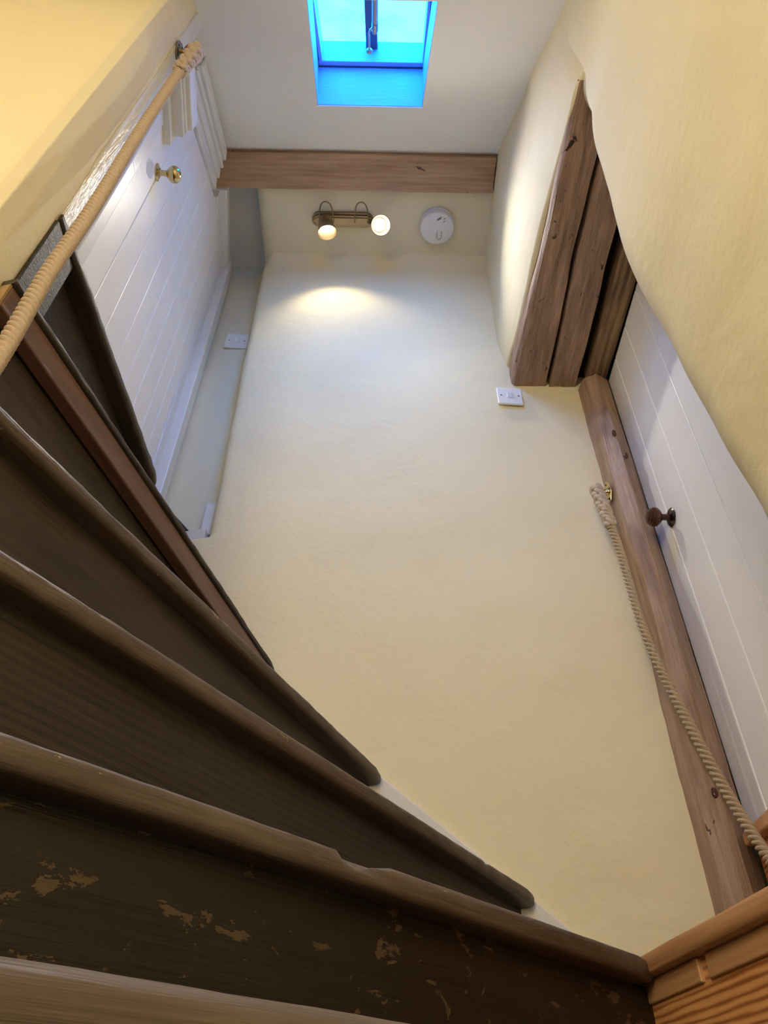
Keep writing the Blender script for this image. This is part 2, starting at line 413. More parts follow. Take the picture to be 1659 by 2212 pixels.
# ================================================================== SKYLIGHT
win = empty('window_1', (-0.065, 0.72, 2.60)); o0 = V(win.location)
struct(win, 'small blue lit skylight in the sloping ceiling', 'window')
def rp(x, y, t): return V((x, y, roof_z(y))) + RN * t - o0
T = 0.126
b = MB()
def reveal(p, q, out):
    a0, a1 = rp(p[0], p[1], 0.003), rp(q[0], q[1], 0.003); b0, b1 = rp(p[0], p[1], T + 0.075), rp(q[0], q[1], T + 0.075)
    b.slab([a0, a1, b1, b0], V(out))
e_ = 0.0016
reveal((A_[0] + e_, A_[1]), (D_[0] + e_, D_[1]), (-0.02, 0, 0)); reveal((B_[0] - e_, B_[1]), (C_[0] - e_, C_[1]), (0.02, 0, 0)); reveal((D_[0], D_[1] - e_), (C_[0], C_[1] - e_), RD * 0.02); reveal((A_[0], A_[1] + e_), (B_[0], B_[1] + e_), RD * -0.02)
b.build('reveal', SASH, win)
# sash: rails, stiles, glazing bar; the pane sits on top
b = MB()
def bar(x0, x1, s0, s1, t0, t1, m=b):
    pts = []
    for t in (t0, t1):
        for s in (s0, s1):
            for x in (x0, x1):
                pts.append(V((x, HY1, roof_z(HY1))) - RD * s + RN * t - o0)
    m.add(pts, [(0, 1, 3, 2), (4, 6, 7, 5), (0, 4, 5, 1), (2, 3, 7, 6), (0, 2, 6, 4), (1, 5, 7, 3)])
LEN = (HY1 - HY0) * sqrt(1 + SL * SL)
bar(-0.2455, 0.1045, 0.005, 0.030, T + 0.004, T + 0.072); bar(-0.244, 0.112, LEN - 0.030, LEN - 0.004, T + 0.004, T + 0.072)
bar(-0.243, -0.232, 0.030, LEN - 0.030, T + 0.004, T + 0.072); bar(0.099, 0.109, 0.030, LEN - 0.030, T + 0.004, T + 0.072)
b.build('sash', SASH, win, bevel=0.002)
b = MB(); bar(-0.2475, 0.1065, 0.0025, 0.0045, T, T + 0.004, b); b.build('gasket', BARDARK, win)
b = MB(); bar(-0.088, -0.050, 0.029, LEN - 0.029, T + 0.045, T + 0.068, b); b.build('glazing_bar', BARDARK, win, bevel=0.003)
for xa, xb in ((-0.232, -0.089), (-0.049, 0.099)):
    b = MB(); bar(xa, xb, 0.029, LEN - 0.029, T + 0.060, T + 0.064, b); b.build('pane', GLASS, win)
# screw jack opener
op = []
p0 = rp(-0.050, 0.50, 0.085); p1 = rp(-0.054, 0.700, 0.085)
b = MB(); n = 150; pts = [p0.lerp(p1, i / n) for i in range(n + 1)]
b.tube(pts, [0.0072 + 0.0016 * (1 if i % 4 < 2 else -0.6) for i in range(n + 1)], 12)
op = b.build('screw_opener', STEEL, win, True, auto=80); op['label'] = 'steel screw rod that opens the skylight'
b = MB(); d = (p1 - p0).normalized(); b.tube([p1 - d * 0.03, p1 + d * 0.006], 0.0098, 14); b.tube([p1 + d * 0.006, p1 + d * 0.018], 0.007, 12)
b.build('collar', STEEL, op, True)
ball = rp(-0.072, 0.760, 0.070); b = MB()
b.tube([p1 - d * 0.012 + V((-0.004, 0, -0.004)), p1 + V((-0.014, 0.0, -0.010)), p1 + V((-0.018, 0.012, 0.0)), ball], 0.0030, 8)
b.ell(ball, (V((0.0095, 0, 0)), V((0, 0.0095, 0)), V((0, 0, 0.0095))), 16, 10); b.build('crank_handle', STEEL, op, True)

# ================================================================== BEAM, LINTEL, POST
def rough_bar(b, L, prof, nx=60, amp=0.004, seed=0.0, taper=None):
    """a hewn timber along local x; prof = closed outline in (y, z)"""
    P = []
    for (y0, z0), (y1, z1) in zip(prof, prof[1:] + prof[:1]):
        k = max(2, int(sqrt((y1 - y0) ** 2 + (z1 - z0) ** 2) / 0.012))
        P += [(lerp(y0, y1, i / k), lerp(z0, z1, i / k)) for i in range(k)]
    n = len(P); cy = sum(p[0] for p in P) / n; cz = sum(p[1] for p in P) / n; vs_ = []
    for i in range(nx + 1):
        x = L * i / nx
        for y, z in P:
            q = V((x * 3.0 + seed, y * 14, z * 14)); d = noise.noise(q) * amp + noise.noise(q * 2.7) * amp * 0.5
            dv = V((0, y - cy, z - cz)).normalized() * d
            vs_.append((x + noise.noise(V((y * 40, z * 40, seed + i // nx))) * (0.004 if i in (0, nx) else 0), y + dv.y, z + dv.z))
    fs = [(i * n + k, i * n + (k + 1) % n, (i + 1) * n + (k + 1) % n, (i + 1) * n + k) for i in range(nx) for k in range(n)]
    fs += [tuple(range(n))[::-1], tuple(range(nx * n, nx * n + n))]
    return b.add(vs_, fs)

o = rough_bar(MB(), 1.105, [(0, 0), (0.137, 0), (0.137, 0.12), (0, 0.12)], 70, 0.003, 2.0).build('ceiling_beam', BEAM, None, True, loc=(-0.705, 1.135, 2.893), rotz=radians(0.2))
tag(o, 'pale brown timber beam crossing where the sloping ceiling ends', 'beam', kind='thing')

lin = empty('door_lintel', (0.435, 1.60, 2.08)); lin.rotation_euler.z = radians(-90)
tag(lin, 'massive dark cracked oak lintel over the white lower door', 'lintel', kind='thing')
# local x runs from the far wall towards the viewer, local y to +x
ft = rough_bar(MB(), 0.975, [(0, 0.012), (0.010, 0), (0.118, 0), (0.114, 0.10), (0, 0.10)], 80, 0.006, 5.0)
ft.v = [(x, y + 0.036 * x, z) if y < 0.06 else (x, y + 0.004 * x + 0.004 * sin(x * 9), z) for x, y, z in ft.v]
ft.build('front_timber', LINTEL, lin, True)
bt = rough_bar(MB(), 1.06, [(0.128, 0.0), (0.222, 0.0), (0.222, 0.10), (0.124, 0.10)], 80, 0.006, 9.0)
bt.v = [(x, y + (0.010 * x + 0.004 * sin(x * 7 + 1) if y < 0.18 else 0.006 * x), z) for x, y, z in bt.v]
bt.build('back_timber', LINTEL, lin, True)
g = MB(); g.box((0, 0.09, 0.055), (1.05, 0.34, 0.10)); g.build('dark_gap_fill', BLACK, lin)  # near-black filler closing the gaps between the lintel timbers
hb = rough_bar(MB(), 1.02, [(0.256, -0.012), (0.262, -0.02), (0.318, -0.006), (0.324, 0.0), (0.324, 0.07), (0.256, 0.07)], 60, 0.004, 3.0)
hb.v = [(x + 0.035, y, z) for x, y, z in hb.v]
hb = hb.build('head_board', LINTEL_PALE, lin, True); hb['label'] = 'paler board at the head of the door'

# timber post between the far wall and the lower door (built along local x, stood upright)
po = MB(); nz = 120; base = [(0.668, 1.598), (0.671, 1.535), (0.6745, 1.520), (0.700, 1.497), (0.706, 1.496), (0.757, 1.543), (0.757, 1.598)]
vs_ = []
for i in range(nz + 1):
    z = lerp(0.225, 2.065, i / nz)
    rid = piece(z, [(0.2, -0.004), (0.8, 0.0), (1.3, 0.004), (1.84, 0.006), (1.88, -0.022), (2.07, -0.030)])
    for k, (x, y) in enumerate(base):
        w = 0.0035 * noise.noise(V((k * 3.1, z * 5, 0.3))) + 0.002 * noise.noise(V((k * 2.1, z * 19, 4.3)))
        if k in (1, 2, 3, 4): y -= rid * 0.6
        if k == 0: x += 0.004 * noise.noise(V((9, z * 3, 0))) - 0.014 * max(0, (z - 0.9) / 1.2)
        if k in (1, 2): x += 0.010 * noise.noise(V((2, z * 2.3, 7))) - 0.010 * max(0, (z - 1.2) / 0.9)
        vs_.append((z, x + w + (piece(z, [(0.3, -0.012), (1.2, 0.0), (2.0, 0.006)]) if k < 4 else 0), y + w))
n = len(base)
po.add(vs_, [(i * n + k, i * n + (k + 1) % n, (i + 1) * n + (k + 1) % n, (i + 1) * n + k) for i in range(nz) for k in range(n)] + [tuple(range(n)), tuple(range(nz * n, nz * n + n))])
po_o = po.build('door_post', POST, None, True, auto=18)
po_o.matrix_world = Matrix(((0, 1, 0, 0), (0, 0, 1, 0), (1, 0, 0, 0), (0, 0, 0, 1)))
for kz, kx, ky in ((1.628, 0.716, 1.4905), (0.62, 0.690, 1.499), (1.73, 0.700, 1.4905)):
    b = MB(); b.ell((kz, kx, ky), (V((0.013, 0, 0)), V((0, 0.007, 0)), V((0, 0, 0.005))), 14, 8); b.build('knot', KNOBWOOD, po_o, True)
tag(po_o, 'waxed brown timber post beside the white lower door, holding the lower rope hook', 'post', kind='thing')

# ================================================================== DOORS
# lower door, planks facing the stair
d2 = empty('door_2', (0.762, 1.0, 0.55)); struct(d2, 'white planked lower door with a dark turned knob, under the oak lintel', 'door'); o0 = V(d2.location)
edges = [1.556, 1.458, 1.333, 1.205, 1.08, 0.95, 0.82, 0.735]
b = MB()
for y1, y0 in zip(edges, edges[1:]):
    b.box(V((0.764, y0 + 0.0012, 0.545)) - o0, V((0.792, y1 - 0.0012, 2.075)) - o0)
b.box(V((0.769, 0.735, 0.545)) - o0, V((0.790, 1.556, 2.075)) - o0)
b.build('door_leaf', DOORW, d2, bevel=0.0028, seg=2)
kp = V((0.764, 1.440, 1.335)) - o0
rose = MB().lathe([(0, 0), (0.024, 0), (0.026, 0.003), (0.022, 0.007), (0.012, 0.010), (0, 0.010)], kp, (-1, 0, 0), 36).build('knob_rose', DARKMETAL, d2, True, auto=50)
kb = MB().lathe([(0, 0.008), (0.0095, 0.008), (0.0085, 0.024), (0.010, 0.030), (0.018, 0.033), (0.0255, 0.042), (0.0265, 0.050), (0.0235, 0.0555), (0.0232, 0.0575), (0.0205, 0.058), (0.0195, 0.0625), (0.0150, 0.0640), (0.0145, 0.0665), (0.0105, 0.0685), (0, 0.069)], kp, (-1, 0, 0), 40).build('door_knob', KNOBWOOD, d2, True, auto=38)
kb['label'] = 'dark turned wooden knob'

# upper door on the left wall, its top cut to the roof slope
d1 = empty('door_1', (-0.65, 1.14, 1.40)); struct(d1, 'white planked upper door with a round brass knob, its top cut to the roof slope', 'door'); o0 = V(d1.location)
def ltop(y):
    if y >= 1.30: return 2.815
    if y >= 0.865: return 2.42 + (y - 0.865) * (2.815 - 2.42) / (1.30 - 0.865)
    return 2.42
ed = [1.545, 1.455, 1.359, 1.242, 1.140, 1.046, 0.931, 0.834, 0.738]
b = MB()
for y1, y0 in zip(ed, ed[1:]):
    ya, yb = y0 + 0.0012, y1 - 0.0012
    ys = [yb, ya]; top = [(y, ltop(y)) for y in ([ya] + [k for k in (0.865, 1.30) if ya < k < yb] + [yb])]
    pts = [V((lx(yb), yb, 1.30)), V((lx(ya), ya, 1.30))] + [V((lx(y), y, z)) for y, z in top]
    b.slab([p - o0 for p in pts], V((-0.026, -0.003, 0)))
pts = [V((lx(1.545, -0.005), 1.545, 1.30)), V((lx(0.738, -0.005), 0.738, 1.30)), V((lx(0.738, -0.005), 0.738, 2.42)), V((lx(0.865, -0.005), 0.865, 2.42)), V((lx(1.30, -0.005), 1.30, 2.815)), V((lx(1.545, -0.005), 1.545, 2.815))]
b.slab([p - o0 for p in pts], V((-0.02, -0.002, 0)))
b.build('door_leaf', DOORW, d1, bevel=0.0028)
nrm = V((1, 0.1266, 0)).normalized()
kp = V((lx(0.822), 0.822, 1.955)) - o0
MB().lathe([(0, 0), (0.022, 0), (0.022, 0.003), (0.017, 0.005), (0.011, 0.008), (0, 0.008)], kp, nrm, 32).build('knob_rose', BRASS, d1, True, auto=50)
kb = MB().lathe([(0, 0.006), (0.0085, 0.006), (0.0075, 0.018), (0.0085, 0.026), (0.0150, 0.031), (0.0205, 0.038), (0.0220, 0.045), (0.0205, 0.052), (0.0155, 0.058), (0.008, 0.061), (0, 0.062)], kp, nrm, 40).build('door_knob', BRASS, d1, True)
kb['label'] = 'round polished brass knob'

# frame of the upper door: near stile, far architrave, level head, sloped head, boxed low head
fr = empty('door_frame', (-0.70, 1.60, 1.40)); struct(fr, 'white moulded frame around the white upper door', 'door frame'); o0 = V(fr.location)
def lbar(b, pts, out, inn=0.03):
    q = [V((lx(y, out), y, z)) - o0 for y, z in pts]; b.slab(q, V((-(inn + out), -(inn + out) * 0.1266, 0)))
b = MB(); lbar(b, [(0.600, 1.15), (0.698, 1.15), (0.698, 2.30), (0.600, 2.30)], -0.002); lbar(b, [(0.698, 1.15), (0.737, 1.15), (0.737, 2.30), (0.698, 2.30)], 0.006)
b.build('near_stile', WHITE, fr, bevel=0.004)
b = MB(); lbar(b, [(1.548, 1.20), (1.605, 1.20), (1.605, 2.93), (1.548, 2.82)], 0.004); lbar(b, [(1.605, 1.20), (1.675, 1.20), (1.675, 2.93), (1.605, 2.93)], 0.036)
b.build('far_architrave', WHITE, fr, bevel=0.004)
b = MB(); lbar(b, [(1.275, 2.820), (1.548, 2.820), (1.605, 2.875), (1.275, 2.875)], 0.004); lbar(b, [(1.275, 2.875), (1.675, 2.875), (1.675, 2.935), (1.275, 2.935)], 0.030)
b.build('level_head', WHITE, fr, bevel=0.004)
b = MB()
sl = (2.815 - 2.42) / (1.30 - 0.865)
def sbar(a, c, out):                       # a band between two offsets above the sloping door top
    y0, y1 = 0.715, 1.215 - a * 0.45; y2 = 1.215 - c * 0.45; z = lambda y, k: 2.42 + (y - 0.865) * sl + k
    lbar(b, [(y0, z(y0, a)), (y1, z(y1, a)), (y2, z(y2, c)), (y0, z(y0, c))], out, 0.02)
sbar(0.004, 0.062, 0.012); sbar(0.062, 0.116, 0.020); sbar(0.116, 0.130, 0.030); sbar(0.130, 0.158, 0.025); sbar(0.158, 0.215, 0.036)
b.build('sloped_head', WHITE, fr, bevel=0.004)
b = MB()
lbar(b, [(0.605, 2.045), (0.790, 2.045), (0.80, 2.30), (0.605, 2.24)], 0.022, 0.03)
lbar(b, [(0.605, 2.075), (0.780, 2.075), (0.79, 2.22), (0.605, 2.20)], 0.050, 0.03)
lbar(b, [(0.605, 2.085), (0.775, 2.085), (0.785, 2.20), (0.605, 2.18)], 0.056, 0.03)
lbar(b, [(0.605, 2.10), (0.772, 2.10), (0.782, 2.18), (0.605, 2.17)], 0.068, 0.03)
b.build('low_head', WHITE, fr, bevel=0.003)

# ================================================================== STAIRCASE
stair = empty('staircase', (-0.50, 0.40, -0.20))
tag(stair, 'old dark brown winding staircase turning left around the newel wall', 'staircase', kind='thing'); SO = V(stair.location)
def step(A, B, z, zb, mat_r, t=0.033, dA=0.14, dB=0.32, chips=(), apron=False, seed=0.0, ext=0.0, nose=NOSE):
    A, B = V((A[0], A[1], 0)), V((B[0], B[1], 0)); L = (B - A).length; ang = atan2(B.y - A.y, B.x - A.x)
    nx = max(60, int(L / 0.012)); b = MB(); r = t / 2
    loc = V((A.x, A.y, z)) - SO
    prof0 = [(0.0, 0.0)]
    K = 9; vs_ = []; np_ = 0
    for i in range(nx + 1):
        x = L * i / nx; d = lerp(dA, dB, x / L)
        w = 0.0030 * noise.noise(V((x * 5, seed, 1))) + 0.0016 * noise.noise(V((x * 33, seed, 2)))
        top = 0.0
        for cx, cw, cd in chips:
            e = max(0, 1 - abs(x - cx) / cw); top -= cd * min(1, e * 2.5)
        endr = 0.0
        if i > nx - 3: endr = 0.006 * (i - nx + 3) / 3
        ring = [(d, 0.0), (r * 1.7, 0.0 + w * 0.3)]
        rt, rb = min(0.008, t * 0.3), min(0.010, t * 0.34)
        for k in range(K):
            if k < 5: a = pi / 2 + pi / 2 * k / 4; yy = rt + rt * cos(a); zz = -rt + rt * sin(a)
            else: a = pi + pi / 2 * (k - 5) / 3; yy = rb + rb * cos(a); zz = -t + rb + rb * sin(a)
            yy += endr
            if top < 0 and k < 5: zz = min(zz, top + 0.002 * noise.noise(V((x * 90, k, seed)))); yy += -top * 0.5
            ring.append((yy + w + 0.0012 * noise.noise(V((x * 40, k * 1.7, seed))), zz + w * 0.5))
        ring += [(r * 1.7, -t), (d, -t)]
        np_ = len(ring); vs_ += [(x, p, q) for p, q in ring]
    fs = [(i * np_ + k, i * np_ + (k + 1) % np_, (i + 1) * np_ + (k + 1) % np_, (i + 1) * np_ + k) for i in range(nx) for k in range(np_)]
    fs += [tuple(range(np_))[::-1], tuple(range(nx * np_, nx * np_ + np_))]
    b.add(vs_, fs); b.build('tread', nose, stair, True, auto=60, loc=loc, rotz=ang)
    # riser, set back under the nosing, slightly uneven
    b = MB(); nz = 14; vs_ = []; back = 0.034
    H = z - t - zb
    for side in (0, 1):
        for i in range(nx + 1):
            x = (L + ext) * i / nx
            for j in range(nz + 1):
                q = -t - H * j / nz
                vs_.append((x, back + side * 0.02 + (1 - side) * 0.002 * noise.noise(V((x * 6, q * 9, seed))), q))
    m_ = (nx + 1) * (nz + 1); id_ = lambda s, i, j: s * m_ + i * (nz + 1) + j; fs = []
    for i in range(nx):
        for j in range(nz):
            fs.append((id_(0, i, j), id_(0, i + 1, j), id_(0, i + 1, j + 1), id_(0, i, j + 1))); fs.append((id_(1, i, j), id_(1, i, j + 1), id_(1, i + 1, j + 1), id_(1, i + 1, j)))
        fs.append((id_(0, i, 0), id_(1, i, 0), id_(1, i + 1, 0), id_(0, i + 1, 0))); fs.append((id_(0, i, nz), id_(0, i + 1, nz), id_(1, i + 1, nz), id_(1, i, nz)))
    for j in range(nz):
        fs.append((id_(0, 0, j), id_(0, 0, j + 1), id_(1, 0, j + 1), id_(1, 0, j))); fs.append((id_(0, nx, j), id_(1, nx, j), id_(1, nx, j + 1), id_(0, nx, j + 1)))
    b.add(vs_, fs); b.build('riser', mat_r, stair, True, auto=60, loc=loc, rotz=ang)
    if apron:
        b = MB(); b.box((0.004, 0.006, -t - 0.048), (L, 0.030, -t)); a_ = b.build('nosing_trim', APRON, stair, False, 0.003, loc=loc, rotz=ang); a_['label'] = 'reddish brown strip under the nosing'
        b = MB(); b.box((0.0, 0.0065, -t - 0.0475), (0.004, 0.0295, -t - 0.0005)); e_ = b.build('trim_end', ENDGRAIN, a_)
    return loc, ang, L

step((-0.300, -0.030), (0.385, 0.520), 0.033, -0.20, STEP, 0.030, 0.20, 0.40, seed=1.0)
step((-0.405, 0.345), (0.366, 1.112), 0.237, 0.030, STEP_OLD, 0.025, 0.16, 0.34, chips=((0.545, 0.020, 0.010), (0.575, 0.012, 0.006)), seed=2.0, ext=0.075)
step((-0.420, 0.430), (0.308, 1.550), 0.439, 0.235, STEP_GRAIN, 0.025, 0.13, 0.28, chips=((1.13, 0.012, 0.006),), seed=3.0)
step((-0.490, 0.465), (0.009, 1.552), 0.673, 0.439, STEP, 0.024, 0.11, 0.27, seed=4.0)
step((-0.508, 0.534), (-0.248, 1.545), 0.920, 0.673, STEP, 0.012, 0.09, 0.25, apron=True, seed=5.0, nose=STEP)
step((-0.527, 0.560), (-0.4995, 1.165), 1.165, 0.920, STEP_GRAIN, 0.022, 0.08, 0.13, seed=6.0, nose=STEP)
# top landing inside the recess, and the painted string on the newel
b = MB(); b.prism([(-0.655, 0.86), (-0.655, 1.36), (-0.605, 1.55), (-0.555, 1.668), (-0.515, 1.672), (-0.515, 1.70), (-0.76, 1.70), (-0.70, 0.88)], 1.398, 1.428)
b.v = [tuple(V(p) - SO) for p in b.v]; b.build('landing_board', STEP, stair, bevel=0.005)
b = MB(); b.prism([(-0.665, 0.87), (-0.665, 1.36), (-0.618, 1.55), (-0.60, 1.575), (-0.70, 1.575), (-0.70, 0.88)], 1.150, 1.398)
b.v = [tuple(V(p) - SO) for p in b.v]; b.build('riser', STEP, stair)
b = MB(); b.box((-0.60, 0.556, 0.60), (-0.5285, 0.640, 1.139)); b.v = [tuple(V(p) - SO) for p in b.v]; b.build('newel_string', STEP, stair, bevel=0.003)
b = MB(); b.prism([(-0.37, 0.50), (0.285, 1.15), (0.35, 1.22), (0.36, 1.55), (0.28, 1.55), (-0.40, 0.50)], 0.203, 0.229)
b.v = [tuple(V(p) - SO) for p in b.v]; b.build('landing_floor', STEP, stair)

# ---- pine step up to the lower door
pine = empty('pine_step', (0.356, 1.100, -0.20)); pang = atan2(0.81 - 1.097, 0.398 - 0.352); pine.rotation_euler.z = pang
tag(pine, 'orange pine step with a knotty riser below the lower door, at lower right', 'step', kind='thing')
# local x runs towards the viewer, local y to the right
hz = 0.443
b = MB(); L = 0.375; nn = 60; vs_ = []
ringp = [(-0.33, 0), (-0.005, 0.0), (-0.001, -0.0015), (0.0, -0.005), (0.0, -0.021), (-0.003, -0.024), (-0.33, -0.024)]
for i in range(nn + 1):
    x = -0.09 + (L + 0.09) * i / nn
    for y, z in ringp: vs_.append((x, -y, hz + z + 0.0008 * noise.noise(V((x * 8, y * 30, z * 30)))))
k_ = len(ringp)
b.add(vs_, [(i * k_ + k, i * k_ + (k + 1) % k_, (i + 1) * k_ + (k + 1) % k_, (i + 1) * k_ + k) for i in range(nn) for k in range(k_)] + [tuple(range(k_)), tuple(range(nn * k_, nn * k_ + k_))])
b.build('tread', PINE_NOSE, pine, True, auto=50)
b = MB(); b.box((-0.10, 0.016, hz - 0.050), (0.088, 0.040, hz - 0.024)); b.box((0.108, 0.016, hz - 0.050), (L, 0.040, hz - 0.024)); b.build('nosing_batten', PINE_NOSE, pine, bevel=0.002)
b = MB(); b.box((-0.10, 0.022, 0.0), (L, 0.044, hz - 0.024)); rz = b.build('riser', PINE, pine, bevel=0.002); rz['label'] = 'orange pine board with dark knots'
for kx, kz, s_ in ((0.048, hz - 0.135, 0.006), (0.27, hz - 0.20, 0.007)):
    b = MB(); b.ell((kx, 0.0225, kz), (V((s_ * 0.8, 0, 0)), V((0, 0.0012, 0)), V((0, 0, s_ * 1.5))), 14, 8); b.build('knot', KNOBWOOD, rz, True)
# threshold under the door with its own small riser
th = empty('door_threshold', (0.735, 1.2, 0.50)); o0 = V(th.location)
tag(th, 'orange pine threshold strip under the white lower door', 'threshold', kind='thing'); th.rotation_euler.z = 0
b = MB(); b.box(V((0.716, 0.735, 0.512)) - o0, V((0.800, 1.494, 0.538)) - o0); b.build('sill', PINE_NOSE, th, bevel=0.005, seg=3)
b = MB(); b.box(V((0.738, 0.735, 0.24)) - o0, V((0.760, 1.494, 0.512)) - o0); b.build('riser', PINE, th, bevel=0.002)

# ================================================================== ROPES AND HOOKS
def spline(pts, n):
    P = [V(p) for p in pts]; P = [P[0] * 2 - P[1]] + P + [P[-1] * 2 - P[-2]]; out = []
    m = len(P) - 3
    for i in range(n + 1):
        t = i / n * m; k = min(int(t), m - 1); f = t - k; a, b_, c, d = P[k:k + 4]
        out.append(0.5 * ((2 * b_) + (c - a) * f + (2 * a - 5 * b_ + 4 * c - d) * f * f + (3 * b_ - a - 3 * c + d) * f ** 3))
    return out
def rope_mesh(pts, R, pitch, hand=1, ns=30):
    L = sum((V(a) - V(c)).length for a, c in zip(pts, pts[1:])); n = int(L / 0.0017)
    pts = spline(pts, n); b = MB(); vs_ = []; nrm = None; ph = 0
    rs, cc = R * 0.47, R * 0.55
    for i, p in enumerate(pts):
        t = (pts[min(i + 1, n)] - pts[max(i - 1, 0)]).normalized()
        nrm = t.orthogonal().normalized() if nrm is None else (nrm - t * nrm.dot(t)).normalized()
        bn = t.cross(nrm)
        if i: ph += hand * 2 * pi * (p - pts[i - 1]).length / pitch
        for k in range(ns):
            a = 2 * pi * k / ns; rr = 0
            for q in range(3):
                da = a - ph - q * 2 * pi / 3; s2 = rs * rs - (cc * sin(da)) ** 2
                if s2 > 0: rr = max(rr, cc * cos(da) + sqrt(s2))
            vs_.append(p + (nrm * cos(a) + bn * sin(a)) * max(rr, R * 0.3))
    b.add(vs_, [(i * ns + k, i * ns + (k + 1) % ns, (i + 1) * ns + (k + 1) % ns, (i + 1) * ns + k) for i in range(n) for k in range(ns)] + [tuple(range(ns))[::-1], tuple(range(n * ns, n * ns + ns))])
    return b
def splice_mesh(p0, p1, R0, R1, rows, around=5):
    b = MB(); p0, p1 = V(p0), V(p1); t = (p1 - p0).normalized(); e1 = t.orthogonal().normalized(); e2 = t.cross(e1); L = (p1 - p0).length
    b.tube([p0, p1], [R0 * 0.75, R1 * 0.75], 14)
    for i in range(rows):
        f = (i + 0.5) / rows; R = lerp(R0, R1, f)
        for k in range(around):
            a = 2 * pi * (k + 0.5 * (i % 2)) / around; rad = e1 * cos(a) + e2 * sin(a); tan = t.cross(rad)
            dirv = (t * 0.9 + tan * (0.55 if (k % 2) else -0.55)).normalized(); side = rad.cross(dirv)
            b.ell(p0 + t * L * f + rad * R * 0.72, (dirv * (L / rows * 0.85), side * (R * 0.50), rad * (R * 0.42)), 12, 8)
    return b

# upper rope, from the white corner down past the newel
up_path = [(-0.489, 0.576, 2.045), (-0.500, 0.578, 1.90), (-0.505, 0.578, 1.58), (-0.490, 0.562, 1.190), (-0.477, 0.540, 0.945), (-0.455, 0.519, 0.737), (-0.425, 0.478, 0.52)]
r1 = empty('rope_handrail', (-0.425, 0.478, 0.52)); o0 = V(r1.location)
tag(r1, 'thick twisted rope handrail hanging from the white corner above the dark steps', 'rope', group='rope handrails')
b = rope_mesh(up_path, 0.0118, 0.039, -1); b.v = [tuple(V(p) - o0) for p in b.v]; b.build('rope', ROPE, r1, True, auto=70)
b = splice_mesh((-0.485, 0.574, 2.080), (-0.499, 0.577, 1.93), 0.020, 0.0155, 8); b.v = [tuple(V(p) - o0) for p in b.v]; b.build('spliced_end', ROPE, r1, True)

lo_path = [(0.604, 1.463, 1.375), (0.606, 1.462, 1.30), (0.610, 1.460, 1.215), (0.618, 1.455, 0.950), (0.660, 1.445, 0.718), (0.692, 1.440, 0.582), (0.7215, 1.425, 0.476), (0.735, 1.38, 0.40)]
lo_path[-1] = (0.700, 1.33, 0.40); lo_path[-2] = (0.7065, 1.40, 0.468)
r2 = empty('rope_handrail', (0.70, 1.33, 0.40)); o0 = V(r2.location)
tag(r2, 'thinner looking rope handrail hanging along the brown post by the lower door', 'rope', group='rope handrails')
b = rope_mesh(lo_path, 0.0116, 0.038, -1); b.v = [tuple(V(p) - o0) for p in b.v]; b.build('rope', ROPE, r2, True, auto=70)
b = splice_mesh((0.602, 1.492, 1.490), (0.606, 1.464, 1.318), 0.0185, 0.0150, 8); b.v = [tuple(V(p) - o0) for p in b.v]; b.build('spliced_end', ROPE, r2, True)

def hook(base, nrm, reach, label, mat, ringR=0.019):
    """diamond back plate, stub and ring standing out from a timber"""
    base, n = V(base), V(nrm).normalized(); h = empty('rope_hook', base); tag(h, label, 'hook', group='rope hooks')
    e = n.cross(V((0, 0, 1))).normalized(); z = V((0, 0, 1)); b = MB()
    w, hh = 0.022, 0.038
    pts = [e * 0.007 + z * hh, e * w + z * 0.012, e * w - z * 0.012, e * 0.007 - z * hh, -e * 0.007 - z * hh, -e * w - z * 0.012, -e * w + z * 0.012, -e * 0.007 + z * hh]
    b.slab(pts, n * 0.003); b.build('back_plate', mat, h, bevel=0.001)
    for s_ in (z * 0.028, -z * 0.028, e * 0.015, -e * 0.015):
        MB().lathe([(0, 0.003), (0.0032, 0.003), (0.0028, 0.0045), (0, 0.005)], s_, n, 14).build('screw', DARKMETAL, h, True, auto=50)
    MB().lathe([(0.011, 0.003), (0.009, 0.007), (0.006, 0.010), (0.006, reach * 0.45), (0.009, reach * 0.47), (0.008, reach * 0.62), (0, reach * 0.63)], V((0, 0, 0)), n, 20).build('stub', mat, h, True, auto=50)
    b = MB(); c = n * (reach * 0.55 + ringR); u = n; v2 = (z * 0.35 + e * 0.94).normalized()
    pts = [c + (u * cos(2 * pi * i / 40) + v2 * sin(2 * pi * i / 40)) * ringR for i in range(41)]
    b.tube(pts, 0.0042, 10, False); b.build('ring', mat, h, True)
    return h
hook((-0.5305, 0.578, 2.080), (1, 0.05, 0), 0.030, 'tarnished brass rope hook on the glossy white corner', BRONZE, 0.015)
hook((0.6585, 1.548, 1.532), (-1, -0.10, -0.0), 0.044, 'bright brass rope hook on the brown post', BRASS, 0.013)

